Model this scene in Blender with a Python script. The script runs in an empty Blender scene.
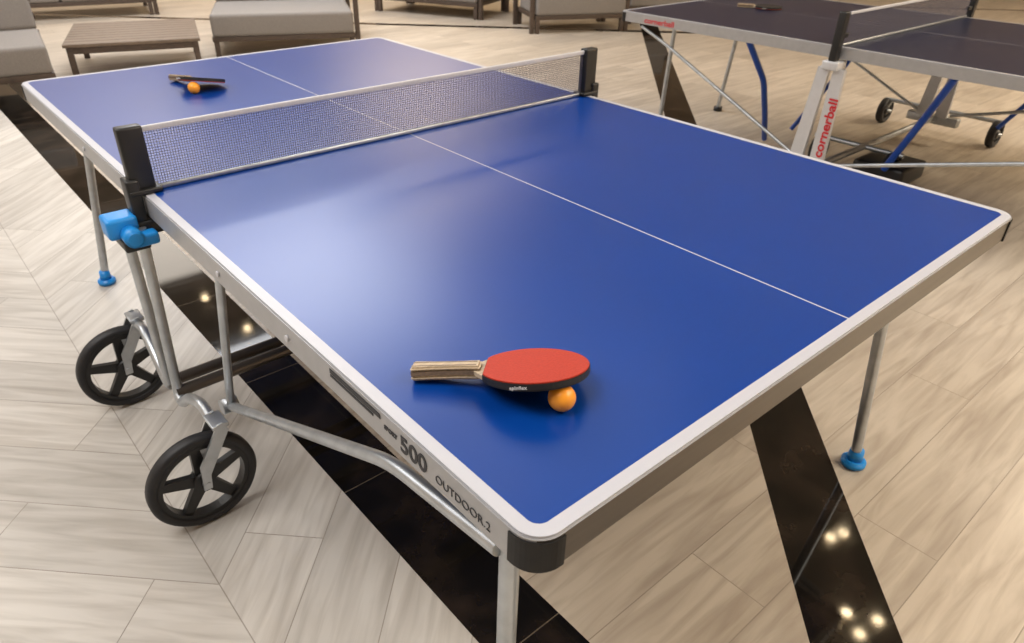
import bpy, bmesh, math, random
from mathutils import Matrix, Vector
random.seed(3)
S=bpy.context.scene
try: S.view_settings.view_transform='Standard'
except Exception: pass
COL=bpy.context.collection
# ---------------------------------------------------------------- materials
def mat(name,col,rough=.5,metal=0.,spec=.5,emit=None,es=0.,noise=0.,nscale=40.,coat=0.,stretch=(1,1,1),bump=0.):
    m=bpy.data.materials.new(name);m.use_nodes=True
    nt=m.node_tree;b=nt.nodes['Principled BSDF']
    b.inputs['Base Color'].default_value=(*col,1)
    b.inputs['Roughness'].default_value=rough
    b.inputs['Metallic'].default_value=metal
    b.inputs['Specular IOR Level'].default_value=spec
    b.inputs['Coat Weight'].default_value=coat
    if emit:
        b.inputs['Emission Color'].default_value=(*emit,1);b.inputs['Emission Strength'].default_value=es
    if noise>0 or bump>0:
        tc=nt.nodes.new('ShaderNodeTexCoord');mp=nt.nodes.new('ShaderNodeMapping');mp.inputs['Scale'].default_value=stretch
        n=nt.nodes.new('ShaderNodeTexNoise');n.inputs['Scale'].default_value=nscale;n.inputs['Detail'].default_value=4
        nt.links.new(tc.outputs['Object'],mp.inputs['Vector']);nt.links.new(mp.outputs['Vector'],n.inputs['Vector'])
        if noise>0:
            r=nt.nodes.new('ShaderNodeValToRGB')
            r.color_ramp.elements[0].position=.3;r.color_ramp.elements[1].position=.7
            r.color_ramp.elements[0].color=(*[c*(1-noise) for c in col],1)
            r.color_ramp.elements[1].color=(*[min(1,c*(1+noise)) for c in col],1)
            nt.links.new(n.outputs['Fac'],r.inputs['Fac']);nt.links.new(r.outputs['Color'],b.inputs['Base Color'])
        if bump>0:
            bp=nt.nodes.new('ShaderNodeBump');bp.inputs['Strength'].default_value=bump;bp.inputs['Distance'].default_value=.002
            nt.links.new(n.outputs['Fac'],bp.inputs['Height']);nt.links.new(bp.outputs['Normal'],b.inputs['Normal'])
    return m
class NT:
    def __init__(s,m): s.nt=m.node_tree
    def n(s,t,**k):
        x=s.nt.nodes.new(t)
        for a,b in k.items(): setattr(x,a,b)
        return x
    def set(s,inp,v):
        if isinstance(v,bpy.types.NodeSocket): s.nt.links.new(v,inp)
        else: inp.default_value=v
    def m(s,op,a,b=0.,c=0.):
        x=s.n('ShaderNodeMath',operation=op)
        s.set(x.inputs[0],a);s.set(x.inputs[1],b);s.set(x.inputs[2],c);return x.outputs[0]
    def mix(s,f,a,b):
        x=s.n('ShaderNodeMix',data_type='RGBA');s.set(x.inputs[0],f)
        s.set(x.inputs[6],a);s.set(x.inputs[7],b);return x.outputs[2]
    def comb(s,x,y,z=0.):
        c=s.n('ShaderNodeCombineXYZ');s.set(c.inputs[0],x);s.set(c.inputs[1],y);s.set(c.inputs[2],z);return c.outputs[0]
    def band(s,v,a,b):
        return s.m('MULTIPLY',s.m('GREATER_THAN',v,a),s.m('LESS_THAN',v,b))

steel=mat('galvanised_steel',(.48,.51,.54),.36,.85,noise=.12,nscale=25)
silver=mat('silver_apron',(.40,.40,.41),.42,.45,noise=.05,nscale=30)
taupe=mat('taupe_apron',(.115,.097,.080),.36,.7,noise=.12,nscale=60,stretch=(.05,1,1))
blackpl=mat('black_plastic',(.010,.010,.011),.42)
capm=mat('dark_corner_cap',(.010,.009,.009),.50,noise=.2,nscale=60,spec=.3)
rubber=mat('tyre_rubber',(.010,.010,.012),.55,noise=.2,nscale=80)
bluepl=mat('blue_plastic',(.012,.25,.68),.35)
bluetube=mat('blue_tube',(.01,.07,.42),.32)
under=mat('underside',(.10,.10,.11),.6)
whitetape=mat('white_tape',(.55,.55,.58),.6,noise=.05,nscale=200)
cord=mat('net_cord',(.115,.108,.140),.7)
redrub=mat('red_rubber',(.40,.036,.018),.62,noise=.12,nscale=300,bump=.3,spec=.3)
blkrub=mat('black_rubber',(.012,.012,.013),.5,noise=.2,nscale=300)
handle=mat('handle_wood',(.46,.37,.26),.45,noise=.25,nscale=30,stretch=(.3,8,8))
handled=mat('handle_wood_dark',(.17,.12,.08),.45,noise=.25,nscale=30,stretch=(.3,8,8))
ballm=mat('orange_celluloid',(.95,.36,.03),.33)
ink=mat('black_ink',(.015,.015,.02),.5)
inkw=mat('white_ink',(.7,.7,.7),.5)
inkr=mat('red_ink',(.55,.02,.03),.5)
sofafab=mat('grey_fabric',(.205,.185,.168),.9,noise=.12,nscale=180,bump=.4)
sofawood=mat('dark_teak',(.065,.044,.032),.5,noise=.3,nscale=20,stretch=(1,6,6))
slat=mat('slat_wood',(.15,.11,.08),.5,noise=.3,nscale=18,stretch=(1,8,8))
whitepanel=mat('white_steel',(.62,.63,.66),.35,.3,noise=.03)
hubm=mat('hub_grey',(.35,.35,.36),.4,.5)

# ---------------------------------------------------------------- mesh helpers
def empty(name,loc=(0,0,0),rz=0):
    e=bpy.data.objects.new(name,None);e.empty_display_size=.1;e.location=loc;e.rotation_euler=(0,0,rz);COL.objects.link(e);return e
def obj(name,me,parent=None,m=None,smooth=False):
    o=bpy.data.objects.new(name,me);COL.objects.link(o)
    if m: me.materials.append(m)
    if parent: o.parent=parent
    if smooth:
        for p in me.polygons:p.use_smooth=True
    return o
def bm2(bm,name,parent,m,smooth=False):
    bmesh.ops.recalc_face_normals(bm,faces=bm.faces)
    me=bpy.data.meshes.new(name);bm.to_mesh(me);bm.free();return obj(name,me,parent,m,smooth)
def box(name,lo,hi,parent,m,bev=0.,seg=2,mx=None,smooth=None):
    bm=bmesh.new();bmesh.ops.create_cube(bm,size=1)
    c=[(a+b)/2 for a,b in zip(lo,hi)];d=[abs(b-a) for a,b in zip(lo,hi)]
    for v in bm.verts: v.co=Vector((c[0]+v.co.x*d[0],c[1]+v.co.y*d[1],c[2]+v.co.z*d[2]))
    if bev>0: bmesh.ops.bevel(bm,geom=list(bm.edges),offset=bev,segments=seg,profile=.6,affect='EDGES')
    if mx: bmesh.ops.transform(bm,matrix=mx,verts=bm.verts)
    return bm2(bm,name,parent,m,bev>0 if smooth is None else smooth)
def tube(name,pts,r,parent,m,close=False,smoothpath=False,flat=None):
    cu=bpy.data.curves.new(name,'CURVE');cu.dimensions='3D';cu.bevel_depth=r;cu.bevel_resolution=4;cu.use_fill_caps=True
    P=[Vector(p) for p in pts]
    if smoothpath and len(P)>2:
        Q=[P[0]]
        for i in range(1,len(P)-1):
            a,b,c=P[i-1],P[i],P[i+1];k=min(.35,.05/max((a-b).length,1e-3)) ;k2=min(.35,.05/max((c-b).length,1e-3))
            s=b+(a-b)*k;e=b+(c-b)*k2
            for j in range(7):
                t=j/6;Q.append(s*(1-t)**2+b*2*t*(1-t)+e*t*t)
        Q.append(P[-1]);P=Q
    sp=cu.splines.new('POLY');sp.points.add(len(P)-1)
    for q,p in zip(sp.points,P): q.co=(*p,1)
    sp.use_cyclic_u=close
    o=bpy.data.objects.new('tmp',cu);COL.objects.link(o)
    dg=bpy.context.evaluated_depsgraph_get();me=bpy.data.meshes.new_from_object(o.evaluated_get(dg))
    bpy.data.objects.remove(o);me.materials.clear()
    return obj(name,me,parent,m,True)
def cyl(name,c,axis,r,h,parent,m,n=32,bev=0.,r2=None):
    bm=bmesh.new();bmesh.ops.create_cone(bm,cap_ends=True,segments=n,radius1=r,radius2=r if r2 is None else r2,depth=h)
    if bev>0:
        es=[e for e in bm.edges if abs(e.verts[0].co.z-e.verts[1].co.z)<1e-5]
        bmesh.ops.bevel(bm,geom=es,offset=bev,segments=2,affect='EDGES')
    q=Vector((0,0,1)).rotation_difference(Vector(axis)).to_matrix().to_4x4()
    bmesh.ops.transform(bm,matrix=Matrix.Translation(c)@q,verts=bm.verts)
    o=bm2(bm,name,parent,m)
    for p in o.data.polygons:p.use_smooth=len(p.vertices)==4
    return o
def rrect(x0,y0,x1,y1,r,n=8):
    out=[]
    for cx,cy,a in((x1-r,y1-r,0),(x0+r,y1-r,90),(x0+r,y0+r,180),(x1-r,y0+r,270)):
        for i in range(n+1):
            t=math.radians(a+90*i/n);out.append((cx+r*math.cos(t),cy+r*math.sin(t)))
    return out
def prism(name,pts,z0,z1,parent,m,mx=None,bev=0.):
    bm=bmesh.new();vs=[bm.verts.new((x,y,z0)) for x,y in pts];f=bm.faces.new(vs)
    r=bmesh.ops.extrude_face_region(bm,geom=[f])
    for v in r['geom']:
        if isinstance(v,bmesh.types.BMVert): v.co.z=z1
    if bev>0:
        es=[e for e in bm.edges if abs(e.verts[0].co.z-e.verts[1].co.z)<1e-6]
        bmesh.ops.bevel(bm,geom=es,offset=bev,segments=2,affect='EDGES')
    if mx: bmesh.ops.transform(bm,matrix=mx,verts=bm.verts)
    return bm2(bm,name,parent,m)
def ring(name,outer,inner,z0,z1,parent,m,closed=True):
    bm=bmesh.new();n=len(outer)
    V=[[bm.verts.new((*p,z)) for p in L] for L in(outer,inner) for z in(z0,z1)]
    rng=range(n) if closed else range(n-1)
    for i in rng:
        j=(i+1)%n
        for a,b in((0,1),(1,3),(3,2),(2,0)):
            bm.faces.new((V[a][i],V[a][j],V[b][j],V[b][i]))
    if not closed:
        for i in(0,n-1): bm.faces.new((V[0][i],V[1][i],V[3][i],V[2][i]))
    return bm2(bm,name,parent,m)
def text(name,s,size,mx,parent,m,off=0.,ext=.0004,sx=1.):
    cu=bpy.data.curves.new(name,'FONT');cu.body=s;cu.size=size;cu.extrude=ext;cu.offset=off
    o=bpy.data.objects.new('tmp',cu);COL.objects.link(o)
    dg=bpy.context.evaluated_depsgraph_get();me=bpy.data.meshes.new_from_object(o.evaluated_get(dg))
    bpy.data.objects.remove(o);me.materials.clear();me.transform(mx@Matrix.Diagonal((sx,1,1,1)))
    return obj(name,me,parent,m)
def frame(o,x,y,z):
    m=Matrix.Identity(4)
    for i,v in enumerate((x,y,z)):
        for k in range(3): m[k][i]=v[k]
    m.translation=Vector(o);return m

# ---------------------------------------------------------------- room
def floor_mat():
    m=mat('plank_floor',(.5,.4,.3),.3);g=NT(m);b=m.node_tree.nodes['Principled BSDF']
    tc=g.n('ShaderNodeTexCoord');sp=g.n('ShaderNodeSeparateXYZ');g.nt.links.new(tc.outputs['Object'],sp.inputs[0])
    x,y=sp.outputs[0],sp.outputs[1]
    left=g.m('LESS_THAN',x,.2)
    pp=g.m('PINGPONG',g.m('ADD',x,.17),.62)
    cu=g.m('MULTIPLY',g.m('ADD',pp,y),.7071);cv=g.m('MULTIPLY',g.m('SUBTRACT',y,pp),.7071)
    A=g.comb(x,y);B=g.comb(cu,cv)
    mv=g.n('ShaderNodeMix',data_type='VECTOR');g.set(mv.inputs[0],left);g.set(mv.inputs[4],A);g.set(mv.inputs[5],B)
    V=mv.outputs[1]
    br=g.n('ShaderNodeTexBrick');br.offset=.37;br.offset_frequency=2;g.set(br.inputs['Vector'],V)
    br.inputs['Scale'].default_value=1;br.inputs['Brick Width'].default_value=1.2;br.inputs['Row Height'].default_value=.2
    br.inputs['Mortar Size'].default_value=.0014;br.inputs['Mortar Smooth'].default_value=.1
    br.inputs['Color1'].default_value=(0,0,0,1);br.inputs['Color2'].default_value=(1,1,1,1);br.inputs['Mortar'].default_value=(.5,.5,.5,1)
    sv=g.n('ShaderNodeSeparateXYZ');g.set(sv.inputs[0],V)
    tint=g.n('ShaderNodeSeparateColor');g.set(tint.inputs[0],br.outputs['Color'])
    gv=g.comb(g.m('MULTIPLY',sv.outputs[0],1.6),g.m('MULTIPLY',sv.outputs[1],16.),g.m('MULTIPLY',tint.outputs[0],9.))
    n1=g.n('ShaderNodeTexNoise');g.set(n1.inputs['Vector'],gv);n1.inputs['Scale'].default_value=1.8;n1.inputs['Detail'].default_value=7;n1.inputs['Distortion'].default_value=.7
    r=g.n('ShaderNodeValToRGB');g.set(r.inputs[0],n1.outputs['Fac'])
    e=r.color_ramp.elements;e[0].position=.28;e[0].color=(.355,.297,.238,1);e[1].position=.62;e[1].color=(.52,.455,.375,1)
    r2=g.n('ShaderNodeValToRGB');g.set(r2.inputs[0],n1.outputs['Fac'])
    e=r2.color_ramp.elements;e[0].position=.28;e[0].color=(.41,.378,.338,1);e[1].position=.62;e[1].color=(.57,.54,.495,1)
    c=g.mix(left,r.outputs[0],r2.outputs[0])
    tv=g.m('MULTIPLY_ADD',tint.outputs[0],.22,.88)
    hs=g.n('ShaderNodeHueSaturation');g.set(hs.inputs['Color'],c);g.set(hs.inputs['Value'],tv);c=hs.outputs[0]
    seam=g.m('MULTIPLY',left,g.m('ADD',g.m('LESS_THAN',pp,.0014),g.m('GREATER_THAN',pp,.6186)))
    mort=g.m('MINIMUM',1.,g.m('ADD',seam,br.outputs['Fac']))
    c=g.mix(g.m('MULTIPLY',mort,.6),c,(.16,.13,.10,1))
    b1=g.band(x,.2,.385)
    q=g.m('SUBTRACT',g.m('MULTIPLY',g.m('SUBTRACT',x,1.29),.676),g.m('MULTIPLY',g.m('SUBTRACT',y,.38),.737))
    b2=g.m('MULTIPLY',g.band(q,0.,.203),g.m('GREATER_THAN',x,.38))
    q3=g.m('ADD',g.m('MULTIPLY',g.m('SUBTRACT',x,4.02),.701),g.m('MULTIPLY',g.m('SUBTRACT',y,7.43),.713))
    b3=g.m('MULTIPLY',g.band(q3,-.12,0.),g.m('GREATER_THAN',x,.38))
    b4=g.m('MULTIPLY',g.band(q3,2.4,2.52),g.m('GREATER_THAN',x,.38))
    blk=g.m('MINIMUM',1.,g.m('ADD',g.m('ADD',b1,b2),g.m('ADD',b3,b4)))
    js=g.m('LESS_THAN',g.m('PINGPONG',g.m('ADD',y,-.29),.315),.0015)
    js=g.m('MULTIPLY',js,b1)
    n2=g.n('ShaderNodeTexNoise');g.set(n2.inputs['Vector'],tc.outputs['Object']);n2.inputs['Scale'].default_value=7;n2.inputs['Detail'].default_value=8
    rb=g.n('ShaderNodeValToRGB');g.set(rb.inputs[0],n2.outputs['Fac']);e=rb.color_ramp.elements
    e[0].position=.45;e[0].color=(.007,.006,.005,1);e[1].position=.8;e[1].color=(.032,.022,.016,1)
    dark=g.mix(js,rb.outputs[0],(.10,.08,.06,1))
    c=g.mix(blk,c,dark)
    g.set(b.inputs['Base Color'],c)
    rr=g.m('ADD',g.m('MULTIPLY',blk,-.29),g.m('MULTIPLY_ADD',n1.outputs['Fac'],.12,.28))
    g.set(b.inputs['Roughness'],rr)
    g.set(b.inputs['Specular IOR Level'],g.m('MULTIPLY_ADD',blk,-.10,.42))
    bp=g.n('ShaderNodeBump');bp.inputs['Strength'].default_value=.35;bp.inputs['Distance'].default_value=.002;bp.invert=True
    g.set(bp.inputs['Height'],g.m('MULTIPLY',mort,g.m('SUBTRACT',1.,blk)));g.set(b.inputs['Normal'],bp.outputs[0])
    return m
X0,X1,Y0,Y1,ZC=-5,15,-5,16,4.2
bm=bmesh.new();vs=[bm.verts.new(p) for p in((X0,Y0,0),(X1,Y0,0),(X1,Y1,0),(X0,Y1,0))];bm.faces.new(vs)
obj('floor',(lambda me:(bm.to_mesh(me),me)[1])(bpy.data.meshes.new('floor')),None,floor_mat())
wallm=mat('wall_paint',(.44,.36,.28),.8,noise=.04,nscale=3)
ceilm=mat('ceiling_paint',(.46,.41,.35),.85,noise=.03,nscale=3)
box('ceiling',(X0,Y0,ZC),(X1,Y1,ZC+.1),None,ceilm)
box('wall_left',(X0-.1,Y0,0),(X0,Y1,ZC),None,wallm);box('wall_right',(X1,Y0,0),(X1+.1,Y1,ZC),None,wallm)
box('wall_back',(X0,Y1,0),(X1,Y1+.1,ZC),None,wallm);box('wall_front',(X0,Y0-.1,0),(X1,Y0,ZC),None,wallm)

# ---------------------------------------------------------------- table parts
W,L,H=1.525,2.74,.76
def top_mat(name,blue,rough=.27,linew=.002,spec=.5,line=(.46,.47,.52,1)):
    m=mat(name,blue,rough,spec=spec);g=NT(m);b=m.node_tree.nodes['Principled BSDF']
    tc=g.n('ShaderNodeTexCoord');sp=g.n('ShaderNodeSeparateXYZ');g.nt.links.new(tc.outputs['Object'],sp.inputs[0])
    dx=g.m('ABSOLUTE',g.m('SUBTRACT',sp.outputs[0],W/2));dy=g.m('ABSOLUTE',g.m('SUBTRACT',sp.outputs[1],L/2))
    r=.018
    qx=g.m('MAXIMUM',g.m('SUBTRACT',dx,W/2-.0225-r),0.);qy=g.m('MAXIMUM',g.m('SUBTRACT',dy,L/2-.0225-r),0.)
    d=g.m('SQRT',g.m('ADD',g.m('MULTIPLY',qx,qx),g.m('MULTIPLY',qy,qy)))
    bd=g.m('GREATER_THAN',d,r)
    cl=g.m('LESS_THAN',dx,linew)
    k=g.m('MAXIMUM',bd,cl)
    n=g.n('ShaderNodeTexNoise');g.set(n.inputs['Vector'],tc.outputs['Object']);n.inputs['Scale'].default_value=2.5
    base=g.mix(n.outputs['Fac'],(*[c*.9 for c in blue],1),(*[c*1.1 for c in blue],1))
    g.set(b.inputs['Base Color'],g.mix(k,base,line))
    g.set(b.inputs['Roughness'],g.m('MULTIPLY_ADD',k,.12,rough))
    return m
def table_top(P,tm,side,end):
    e=.003
    o=rrect(e,e,W-e,L-e,.038,8);mid=L/2
    near=[p for p in o if p[1]<mid];far=[p for p in o if p[1]>mid]
    n1=[(W-e,mid-.003),(e,mid-.003)]+near
    n2=far+[(e,mid+.003),(W-e,mid+.003)]
    prism('top_near_half',n1,.742,H,P,tm);prism('top_far_half',n2,.742,H,P,tm)
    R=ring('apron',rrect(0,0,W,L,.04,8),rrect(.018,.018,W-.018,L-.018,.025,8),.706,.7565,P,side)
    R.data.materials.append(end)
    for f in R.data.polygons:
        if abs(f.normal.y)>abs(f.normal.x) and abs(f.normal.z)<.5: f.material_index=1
    def arc(cx,cy,a,r,k):
        pts=[]
        d1=(math.cos(math.radians(a)),math.sin(math.radians(a)));d2=(math.cos(math.radians(a+90)),math.sin(math.radians(a+90)))
        pts.append((cx+d1[0]*r-d2[0]*k,cy+d1[1]*r-d2[1]*k))
        for i in range(11):
            t=math.radians(a+9*i);pts.append((cx+r*math.cos(t),cy+r*math.sin(t)))
        pts.append((cx+d2[0]*r-d1[0]*k,cy+d2[1]*r-d1[1]*k));return pts
    c=.04
    for i,(cx,cy,a) in enumerate(((W-c,L-c,0),(c,L-c,90),(c,c,180),(W-c,c,270))):
        ring('corner_cap_%d'%(i+1),arc(cx,cy,a,.0425,.006),arc(cx,cy,a,.022,.006),.704,.7535,P,capm,closed=False)
    for i,y in enumerate((.35,1.05,1.69,2.39)):
        box('cross_beam_%d'%(i+1),(.018,y-.02,.71),(W-.018,y+.02,.742),P,under)
    for i,x in enumerate((.30,W-.30)):
        box('long_beam_%d'%(i+1),(x-.015,.018,.715),(x+.015,L-.018,.742),P,under)
def net(P,y,x0,x1,z0=H,cell=.0062,t=.00052):
    nn=int((x1-x0)/cell)
    bm=bmesh.new()
    def bar(a,b):
        c=[(p+q)/2 for p,q in zip(a,b)];d=[abs(q-p) for p,q in zip(a,b)]
        r=bmesh.ops.create_cube(bm,size=1)
        for v in r['verts']: v.co=Vector((c[0]+v.co.x*d[0],c[1]+v.co.y*d[1],c[2]+v.co.z*d[2]))
    zt=z0+.1525-.012
    for i in range(nn+1):
        x=x0+(x1-x0)*i/nn;bar((x-t,y-t,z0+.008),(x+t,y+t,zt))
    k=int((zt-z0)/cell)
    for j in range(1,k+1):
        z=z0+j*cell;bar((x0,y-t,z-t),(x1,y+t,z+t))
    bm2(bm,'net_mesh',P,cord)
    box('net_top_tape',(x0-.005,y-.004,zt-.001),(x1+.005,y+.004,z0+.1525),P,whitetape,.002)
    box('net_bottom_rail',(x0-.01,y-.006,z0+.001),(x1+.01,y+.006,z0+.012),P,steel,.003)
def wheel(P,c,r,w,tag,n=5):
    cx,cy,cz=c
    bm=bmesh.new();prof=[(r-.022,-w/2),(r-.006,-w/2),(r,-w/4),(r,w/4),(r-.006,w/2),(r-.022,w/2)]
    N=56;vs=[[bm.verts.new((cx+q*math.cos(2*math.pi*i/N),cy+h,cz+q*math.sin(2*math.pi*i/N))) for q,h in prof] for i in range(N)]
    for i in range(N):
        for k in range(len(prof)): 
            k2=(k+1)%len(prof);bm.faces.new((vs[i][k],vs[(i+1)%N][k],vs[(i+1)%N][k2],vs[i][k2]))
    bm2(bm,'tyre_%s'%tag,P,rubber,True)
    bm=bmesh.new();prof=[(r-.034,-w*.4),(r-.021,-w*.4),(r-.021,w*.4),(r-.034,w*.4)]
    vs=[[bm.verts.new((cx+q*math.cos(2*math.pi*i/N),cy+h,cz+q*math.sin(2*math.pi*i/N))) for q,h in prof] for i in range(N)]
    for i in range(N):
        for k in range(4):
            k2=(k+1)%4;bm.faces.new((vs[i][k],vs[(i+1)%N][k],vs[(i+1)%N][k2],vs[i][k2]))
    bm2(bm,'rim_%s'%tag,P,blackpl)
    for i in range(n):
        a=2*math.pi*i/n+.35
        sh=[(0.01,-.017),(r-.028,-.011),(r-.028,.011),(.01,.017)]
        pts=[(u*math.cos(a)-v*math.sin(a),u*math.sin(a)+v*math.cos(a)) for u,v in sh]
        mx=Matrix.Translation((cx,cy,cz))@Matrix.Rotation(math.radians(90),4,'X')
        prism('spoke_%s_%d'%(tag,i+1),pts,-w*.22,w*.22,P,blackpl,mx)
    cyl('hub_%s'%tag,(cx,cy,cz),(0,1,0),.026,w*1.05,P,blackpl)
    cyl('axle_%s'%tag,(cx,cy,cz),(0,1,0),.009,w*1.9,P,steel)

# ================================================================= MAIN TABLE
T=empty('table_tennis_table')
table_top(T,top_mat('blue_table_top',(.001,.039,.245),.285,.0018,.34),silver,taupe)
net(T,L/2,.03,W-.03)
for s,xe in((1,0.),(-1,W)):
    f=lambda a,b:(min(xe-s*a,xe-s*b),max(xe-s*a,xe-s*b))
    t='left' if s>0 else 'right'
    a,b=f(-.034,.022);box('net_post_'+t,(a,L/2-.016,.7625),(b,L/2+.016,.918),T,blackpl,.006)
    a,b=f(.004,.034);box('net_post_outer_'+t,(a,L/2-.024,.69),(b,L/2+.024,.80),T,blackpl,.006)
    a,b=f(-.03,.07);box('net_clamp_'+t,(a,L/2-.03,.664),(b,L/2+.03,.700),T,blackpl,.008)
    a,b=f(-.045,.03);box('net_clip_'+t,(a,L/2-.026,.762),(b,L/2+.026,.774),T,blackpl,.004)
    a,b=f(.030,.10);box('blue_latch_'+t,(a,L/2-.035,.672),(b,L/2+.03,.722),T,bluepl,.010,3)
    cyl('blue_knob_'+t,((a+b)/2+s*.01,L/2-.055,.682),(0,1,0),.022,.05,T,bluepl,bev=.006)
    box('blue_lever_'+t,(min(xe-s*.0,xe-s*.055),L/2-.072,.656),(max(xe-s*.0,xe-s*.055),L/2-.035,.686),T,bluepl,.009,3)
    xx=xe-s*.05
    tube('upright_a_'+t,[(xx,1.405,.69),(xx,1.395,.21)],.013,T,steel)
    tube('upright_b_'+t,[(xx+s*.02,1.335,.69),(xx+s*.005,1.345,.19)],.013,T,steel)
    box('upright_head_'+t,(xx-.028,1.31,.645),(xx+.03,1.43,.672),T,blackpl,.006)
    for k,q in((-1,'near'),(1,'far')):
        y=1.37
        tube('wheel_arm_%s_%s'%(q,t),[(xx+s*.005,y+k*.025,.20),(xx+s*.003,y+k*.06,.19),(xx+s*.005,y+k*.13,.25),(xx+s*.01,y+k*.22,.285),(xx+s*.01,y+k*.28,.27)],.014,T,steel,smoothpath=True)
        yw=y+k*.31;xw=xe-s*.10;rw=.133
        wheel(T,(xw,yw,rw),rw,.036,'%s_%s'%(q,t))
        for j,dy in enumerate((-.028,.028)):
            sh=[(xw-.010,.120),(xw+.010,.120),(xw+.010+s*.004,.16),(xx+s*.022+.006,.270),(xx+s*.022-.004,.295),(xx+s*.01-.006,.292),(xw-.006,.19)]
            prism('fork_%s_%s_%d'%(q,t,j+1),sh,-.003,.003,T,steel,Matrix.Translation((0,yw+dy,0))@Matrix.Rotation(math.radians(90),4,'X'))
        box('fork_top_%s_%s'%(q,t),(xx+s*.01-.018,yw-.031,.280),(xx+s*.01+.022,yw+.031,.291),T,steel,.003)
    xl=xe+s*.02
    tube('link_'+t,[(xl,.98,.71),(xl,1.12,.26)],.010,T,steel)
    tube('brace_'+t,[(xl,1.16,.245),(xl,.34,.635),(xl,.085,.672)],.012,T,steel,smoothpath=True)
    cyl('brace_joint_'+t,(xl,1.13,.262),(1,0,0),.02,.04,T,steel)
tube('chassis_bar_1',[(-.05,1.34,.21),(W+.05,1.34,.21)],.016,T,taupe)
tube('chassis_bar_2',[(-.05,1.40,.21),(W+.05,1.40,.21)],.016,T,taupe)
legs=[((.034,.080,.708),(.030,.080,.03)),((1.27,.145,.72),(1.37,.10,.03)),((.15,2.58,.72),(.05,2.54,.03)),((W-.15,2.58,.72),(W-.05,2.54,.03))]
for i,(a,b) in enumerate(legs):
    tube('leg_%d'%(i+1),[a,b],.0145,T,steel)
    cyl('foot_%d'%(i+1),(b[0],b[1],.012),(0,0,1),.033,.024,T,bluepl,bev=.006)
    cyl('foot_collar_%d'%(i+1),(b[0],b[1],.04),(0,0,1),.022,.04,T,bluepl,bev=.004,r2=.018)
tube('leg_stretcher',[(.03,.09,.66),(1.285,.14,.66)],.012,T,steel)
tm=lambda y,z,x=-.0006:frame((x,y,z),(0,-1,0),(0,0,1),(-1,0,0))
text('label_number','500',.041,tm(.276,.7175),T,ink,off=.0009,sx=1.05)
text('label_word','OUTDOOR.2',.0205,tm(.193,.7200),T,ink,off=-.0002,sx=.95)
text('label_small','SPORT',.011,tm(.316,.7300),T,ink,off=.0004)
box('label_bar',(-.0012,.325,.7415),(-.0002,.47,.7500),T,ink)
box('label_bar_low',(-.0012,.345,.7345),(-.0002,.47,.7385),T,ink)
for i,y in enumerate((.92,.62,1.9)):
    cyl('rivet_%d'%(i+1),(-.002,y,.73),(1,0,0),.006,.004,T,whitetape,16)

# ---------------------------------------------------------------- paddles & balls
def paddle(name,E,tip,bvec,topm,botm,scale=1.):
    P=empty(name)
    E=Vector(E);tip=Vector(tip);a=(tip-E).normalized();b=Vector(bvec);b=(b-a*b.dot(a)).normalized();n=a.cross(b)
    mx=frame(E,a,b,n)
    Ltot=.264
    def outline(off=0.,x0=.1):
        pts=[];cx=Ltot-.082;
        N=48
        for i in range(N+1):
            t=math.radians(-148+296*i/N);pts.append((cx+(.082-off)*math.cos(t),(.0765-off)*math.sin(t)))
        pts+= [(x0+.006,.024),(x0,.0155),(x0,-.0155),(x0+.006,-.024)]
        return pts
    def rub(off):
        cx=Ltot-.082;pts=[]
        for i in range(49):
            t=math.radians(-152+304*i/48);pts.append((cx+(.082-off)*math.cos(t),(.0765-off)*math.sin(t)))
        return pts
    prism('blade',outline(.0006,.095),-.0032,.0032,P,handle,mx)
    prism('edge_tape',rub(.0),-.0040,.0040,P,blkrub,mx)
    prism('rubber_top',rub(.0010),.0040,.0062,P,topm,mx,bev=.0006)
    prism('rubber_bottom',rub(.0010),-.0068,-.0040,P,botm,mx,bev=.0006)
    def hp(w0,w1,w2):
        return [(0.002,-w0),(0,-w0+.003),(0,w0-.003),(0.002,w0),(.03,w1),(.075,w2),(.104,w2*1.12),(.104,-w2*1.12),(.075,-w2),(.03,-w1)]
    hw=hp(.0165,.0142,.0138)
    prism('handle_upper',hw,.0033,.0105,P,handle,mx,bev=.003);prism('handle_lower',hw,-.0105,-.0033,P,handle,mx,bev=.003)
    prism('handle_core',hp(.0158,.0135,.013),-.0034,.0034,P,handled,mx)
    for k,y in enumerate((-.0075,.0075)):
        box('handle_stripe_%d'%(k+1),(.001,y-.0016,.0104),(.098,y+.0016,.0109),P,handled,mx=mx)
    cx=Ltot-.082
    R=frame(E+a*(cx-.030)-b*.0772-n*.0027,a,n,-b)
    text('edge_label','spinflex',.0072,R,P,inkw,off=.0001,ext=.0003,sx=1.1)
    return P
paddle('table_tennis_paddle',(.078,.356,.7728),(.264,.170,.7990),(.70,.657,-.262),redrub,blkrub)
paddle('table_tennis_paddle',(.44,2.43,.7725),(.506,2.18,.7990),(.96,.25,-.23),blkrub,redrub)
def ball(c,r=.02):
    bm=bmesh.new();bmesh.ops.create_uvsphere(bm,u_segments=40,v_segments=24,radius=r)
    o=bm2(bm,'table_tennis_ball',None,ballm,True);o.location=c
ball((.199,.162,.7801));ball((.437,2.202,.7801))

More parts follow.
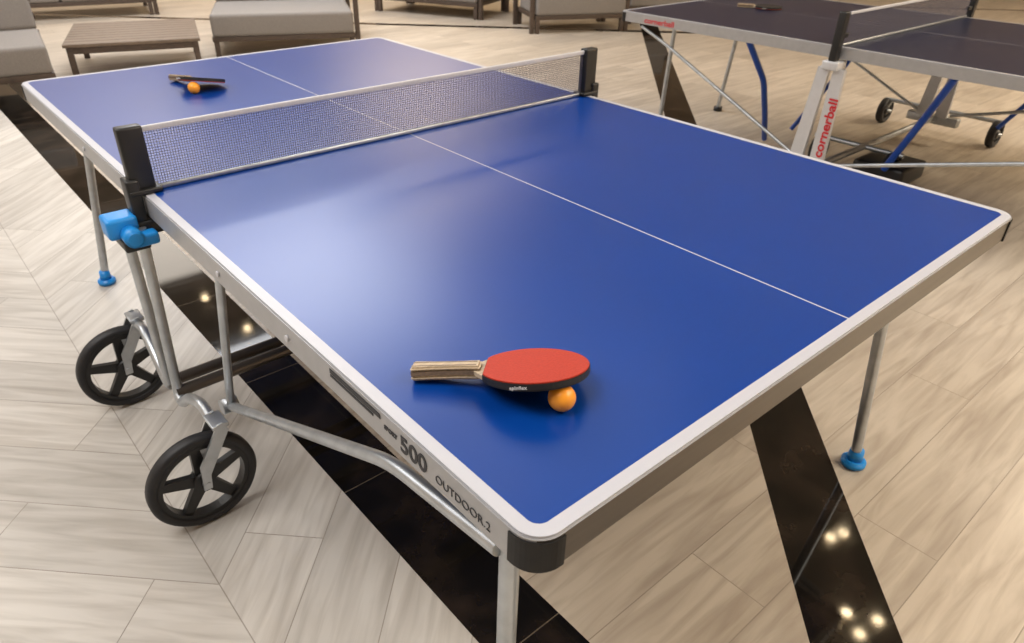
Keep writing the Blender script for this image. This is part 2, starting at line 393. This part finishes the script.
# ================================================================= SECOND TABLE
T2=empty('table_tennis_table',(3.14,-.11,0))
T2p=T2
table_top(T2p,top_mat('slate_table_top',(.012,.016,.040),.30,.002,.28,(.36,.36,.38,1)),silver,silver)
net(T2p,L/2,0.03,W-.03,cell=.009,t=.0008)
for s,xe in((1,0.),(-1,W)):
    t='left' if s>0 else 'right'
    a,b=sorted((xe-s*.012,xe-s*.055))
    box('net_post_'+t,(a,L/2-.018,.70),(b,L/2+.018,.918),T2p,blackpl,.006)
    box('net_arm_'+t,(min(xe-s*.05,xe+s*.04),L/2-.01,.80),(max(xe-s*.05,xe+s*.04),L/2+.01,.82),T2p,blackpl,.003)
    a,b=sorted((xe-s*.06,xe+s*.03));box('net_clamp_'+t,(a,L/2-.04,.66),(b,L/2+.04,.70),T2p,whitepanel,.006)
    for k in(-1,1):
        sh=[(k*.010,.665),(k*.066,.665),(k*.092+.02,.17),(k*.022+.02,.17)]
        prism('pedestal_panel_%s_%s'%(t,'near' if k<0 else 'far'),sh,-.012,.012,T2p,whitepanel,frame((xe-s*.02,L/2,0),(0,1,0),(0,0,1),(1,0,0)))
    if s>0:
        text('pedestal_label','cornerball',.062,frame((xe-.036,L/2-.062,.24),(0,-.04,1),(0,1,.04),(-1,0,0)),T2p,inkr,off=.0015,sx=1.15)
    box('pedestal_foot_'+t,(xe-s*.05-.03,L/2-.14,.12),(xe-s*.05+.03,L/2+.17,.175),T2p,steel,.01)
    xl=xe+s*.02
    tube('brace_near_'+t,[(xl,L/2-.1,.20),(xl,.40,.45),(xl,.15,.69)],.010,T2p,steel,smoothpath=True)
    tube('brace_far_'+t,[(xl,L/2+.1,.20),(xl,2.40,.62),(xl,2.58,.69)],.009,T2p,steel,smoothpath=True)
tube('blue_arm_1',[(.03,1.87,.71),(.28,1.88,.47),(.50,1.95,.22),(.68,2.02,.03)],.017,T2p,bluetube,smoothpath=True)
tube('blue_arm_2',[(.03,.85,.71),(.32,1.01,.46),(.44,1.17,.12)],.018,T2p,bluetube,smoothpath=True)
tube('blue_arm_3',[(1.49,1.87,.71),(1.3,1.88,.47),(1.1,1.95,.22),(1.0,2.02,.03)],.014,T2p,bluetube,smoothpath=True)
tube('blue_arm_4',[(1.49,.75,.71),(1.6,.85,.46),(1.72,1.05,.14)],.014,T2p,bluetube,smoothpath=True)
for i,(x,y,lx,ly) in enumerate(((.40,2.62,.46,2.69),(1.15,2.62,1.1,2.66),(.3,.1,.35,.06),(1.2,.1,1.25,.06))):
    tube('leg_%d'%(i+1),[(x,y,.71),(lx,ly,.02)],.014,T2p,steel)
    cyl('foot_%d'%(i+1),(lx,ly,.015),(0,0,1),.03,.03,T2p,blackpl)
tube('chassis_bar',[(-.04,L/2,.16),(W+.2,L/2,.16)],.018,T2p,steel)
for i,(x,y) in enumerate(((1.78,1.77),(1.78,1.07),(.60,1.20),(.60,1.62))):
    wheel(T2p,(x,y,.085),.085,.045,'c%d'%(i+1))
    tube('caster_stem_%d'%(i+1),[(x,y,.085),(x,y+.03*(1 if y<1.3 else -1),.16)],.012,T2p,steel)
tube('caster_beam_1',[(1.78,1.05,.16),(1.78,1.78,.16)],.014,T2p,steel)
tube('caster_beam_2',[(.60,1.15,.16),(.60,1.66,.16)],.014,T2p,steel)
box('locking_pad',(.48,1.08,.02),(.78,1.36,.12),T2p,blackpl,.02)
text('side_label','cornerball',.040,frame((-.0006,2.55,.716),(0,-1,0),(0,0,1),(-1,0,0)),T2p,inkr,off=.001,sx=1.3)
pd=paddle('table_tennis_paddle',(3.86,2.30,.7715),(3.98,2.07,.7715),(.88,.47,0),blkrub,redrub)

# ================================================================= FURNITURE
def cushion(name,lo,hi,P,m,mx=None):
    o=box(name,lo,hi,P,m,.035,4,mx);return o
def sofa(name,loc,rz,w=1.5,d=.8,seats=2,arms=(True,True),z=.15,back=True,ch=.19):
    P=empty(name,loc,rz)
    for i,(x,y) in enumerate(((.03,.03),(w-.03,.03),(.03,d-.03),(w-.03,d-.03))):
        box('leg_%d'%(i+1),(x-.022,y-.022,0),(x+.022,y+.022,z),P,sofawood,.004)
    box('frame',(0,0,z-.01),(w,d,z+.035),P,sofawood,.006)
    sw=w/seats;zt=z+.035+ch
    for i in range(seats):
        cushion('seat_cushion_%d'%(i+1),(i*sw+.006,-.015,z+.035),((i+1)*sw-.006,d-.10,zt),P,sofafab)
        if back:
            mx=Matrix.Translation((0,d-.16,zt))@Matrix.Rotation(math.radians(-12),4,'X')@Matrix.Translation((0,-(d-.16),-zt))
            cushion('back_cushion_%d'%(i+1),(i*sw+.012,d-.20,zt-.01),((i+1)*sw-.012,d-.04,zt+.40),P,sofafab,mx)
    if back:
        for k in range(3):
            box('back_rail_%d'%(k+1),(0,d-.02,z+.14+k*.13),(w,d+.005,z+.19+k*.13),P,sofawood,.004)
    for k,(on,x) in enumerate(zip(arms,(-.05,w+.005))):
        if on:
            box('arm_post_front_%d'%(k+1),(x,.02,0),(x+.045,.07,z+.42),P,sofawood,.004)
            box('arm_post_back_%d'%(k+1),(x,d-.07,0),(x+.045,d-.02,z+.42),P,sofawood,.004)
            box('arm_rest_%d'%(k+1),(x-.01,-.01,z+.41),(x+.055,d+.01,z+.445),P,sofawood,.006)
    return P
A=math.radians(-25)
sofa('lounge_sofa',(2.03,6.40,0),A,1.27,1.0,1,(False,True))
sofa('lounge_sofa',(-1.22,5.98,0),math.radians(-8),1.85,.95,2,(False,False))
sofa('lounge_sofa',(.55,9.6,0),math.radians(-12),1.9,.85,2,(True,True))
sofa('lounge_sofa',(4.72,7.95,0),math.radians(-65),1.40,.85,2,(True,True))
sofa('lounge_armchair',(5.25,5.60,0),math.radians(-25),1.05,.72,1,(True,True))
sofa('lounge_armchair',(6.60,5.45,0),math.radians(-25),.95,.85,1,(True,True))
def coffee_table(loc,rz,w=1.0,d=.85,h=.27):
    P=empty('slatted_coffee_table',loc,rz)
    n=9
    for i in range(n):
        y0=i*d/n;box('slat_%d'%(i+1),(0,y0+.004,h-.025),(w,y0+d/n-.004,h),P,slat,.003)
    for i,(x,y) in enumerate(((.04,.04),(w-.04,.04),(.04,d-.04),(w-.04,d-.04))):
        box('leg_%d'%(i+1),(x-.022,y-.022,0),(x+.022,y+.022,h-.025),P,sofawood,.003)
    box('apron_front',(.02,.02,h-.075),(w-.02,.05,h-.026),P,sofawood);box('apron_back',(.02,d-.05,h-.075),(w-.02,d-.02,h-.026),P,sofawood)
    box('apron_left',(.02,.05,h-.075),(.05,d-.05,h-.026),P,sofawood);box('apron_right',(w-.05,.05,h-.075),(w-.02,d-.05,h-.026),P,sofawood)
coffee_table((.78,6.15,0),math.radians(-18),1.0,1.05,.29)

# ================================================================= LIGHTS
def area(name,loc,size,power,col,rot=(0,0,0),sy=None):
    l=bpy.data.lights.new(name,'AREA');l.energy=power;l.color=col;l.size=size
    if sy: l.shape='RECTANGLE';l.size_y=sy
    o=bpy.data.objects.new(name,l);COL.objects.link(o);o.location=loc;o.rotation_euler=rot;return o
area('unseen_overhead_light',(-1.8,1.2,4.15),2.4,150,(1,.98,.96))  # added soft fill out of view, sets brightness of the left floor
area('unseen_overhead_light',(2.5,6.6,4.15),2.6,290,(.94,.96,1),sy=3.2)
area('unseen_overhead_light',(2.5,3.3,4.15),3.2,38,(.90,.95,1))  # added dim fill, lifts the near tabletop so the paddle's reflection reads dark
area('unseen_overhead_light',(8.6,-2.0,4.15),2.6,420,(1,.84,.62))  # added warm fill for the right floor, kept out of the tabletop reflections
area('unseen_overhead_light',(-2.8,6.5,4.15),3.0,160,(1,.98,.96))
area('unseen_overhead_light',(3.2,-2.8,4.15),2.6,280,(1,.90,.76))  # added warm fill behind the camera, brightens the floor on the right
area('unseen_overhead_light',(2.0,12.2,4.15),3.0,140,(1,.90,.78))
area('unseen_overhead_light',(7.4,10.8,4.15),3.0,260,(1,.78,.52))  # added warm fill at the back, placed by where its reflection lands
bm=bmesh.new()
for i in range(8):
    for j in range(8):
        x=-2+i*1.9+(.6 if j%2 else 0);y=-2.4+j*1.75
        r=bmesh.ops.create_circle(bm,cap_ends=True,radius=.045,segments=20,matrix=Matrix.Translation((x,y,4.185)))
for x,y in((5.44,1.15),(4.72,.62),(4.60,.44),(4.86,.40),(4.55,.66),(2.54,8.6)):
    bmesh.ops.create_circle(bm,cap_ends=True,radius=.045,segments=20,matrix=Matrix.Translation((x,y,4.18)))
bm2(bm,'recessed_downlights',None,mat('downlight_glow',(1,.9,.7),.5,emit=(1,.78,.48),es=65))
w=bpy.data.worlds.new('world');S.world=w;w.use_nodes=True
w.node_tree.nodes['Background'].inputs[0].default_value=(.9,.92,1,1);w.node_tree.nodes['Background'].inputs[1].default_value=.3

# ================================================================= CAMERA
cam=bpy.data.cameras.new('camera');co=bpy.data.objects.new('camera',cam);COL.objects.link(co)
co.location=(-.3888,-.3761,1.3946);co.rotation_euler=(1.0161,-.0141,-.7031)
cam.sensor_width=36;cam.lens=707.23/1024*36;cam.shift_x=.01494;cam.clip_start=.02
cam.dof.use_dof=True;cam.dof.focus_distance=1.25;cam.dof.aperture_fstop=7.1
S.camera=co
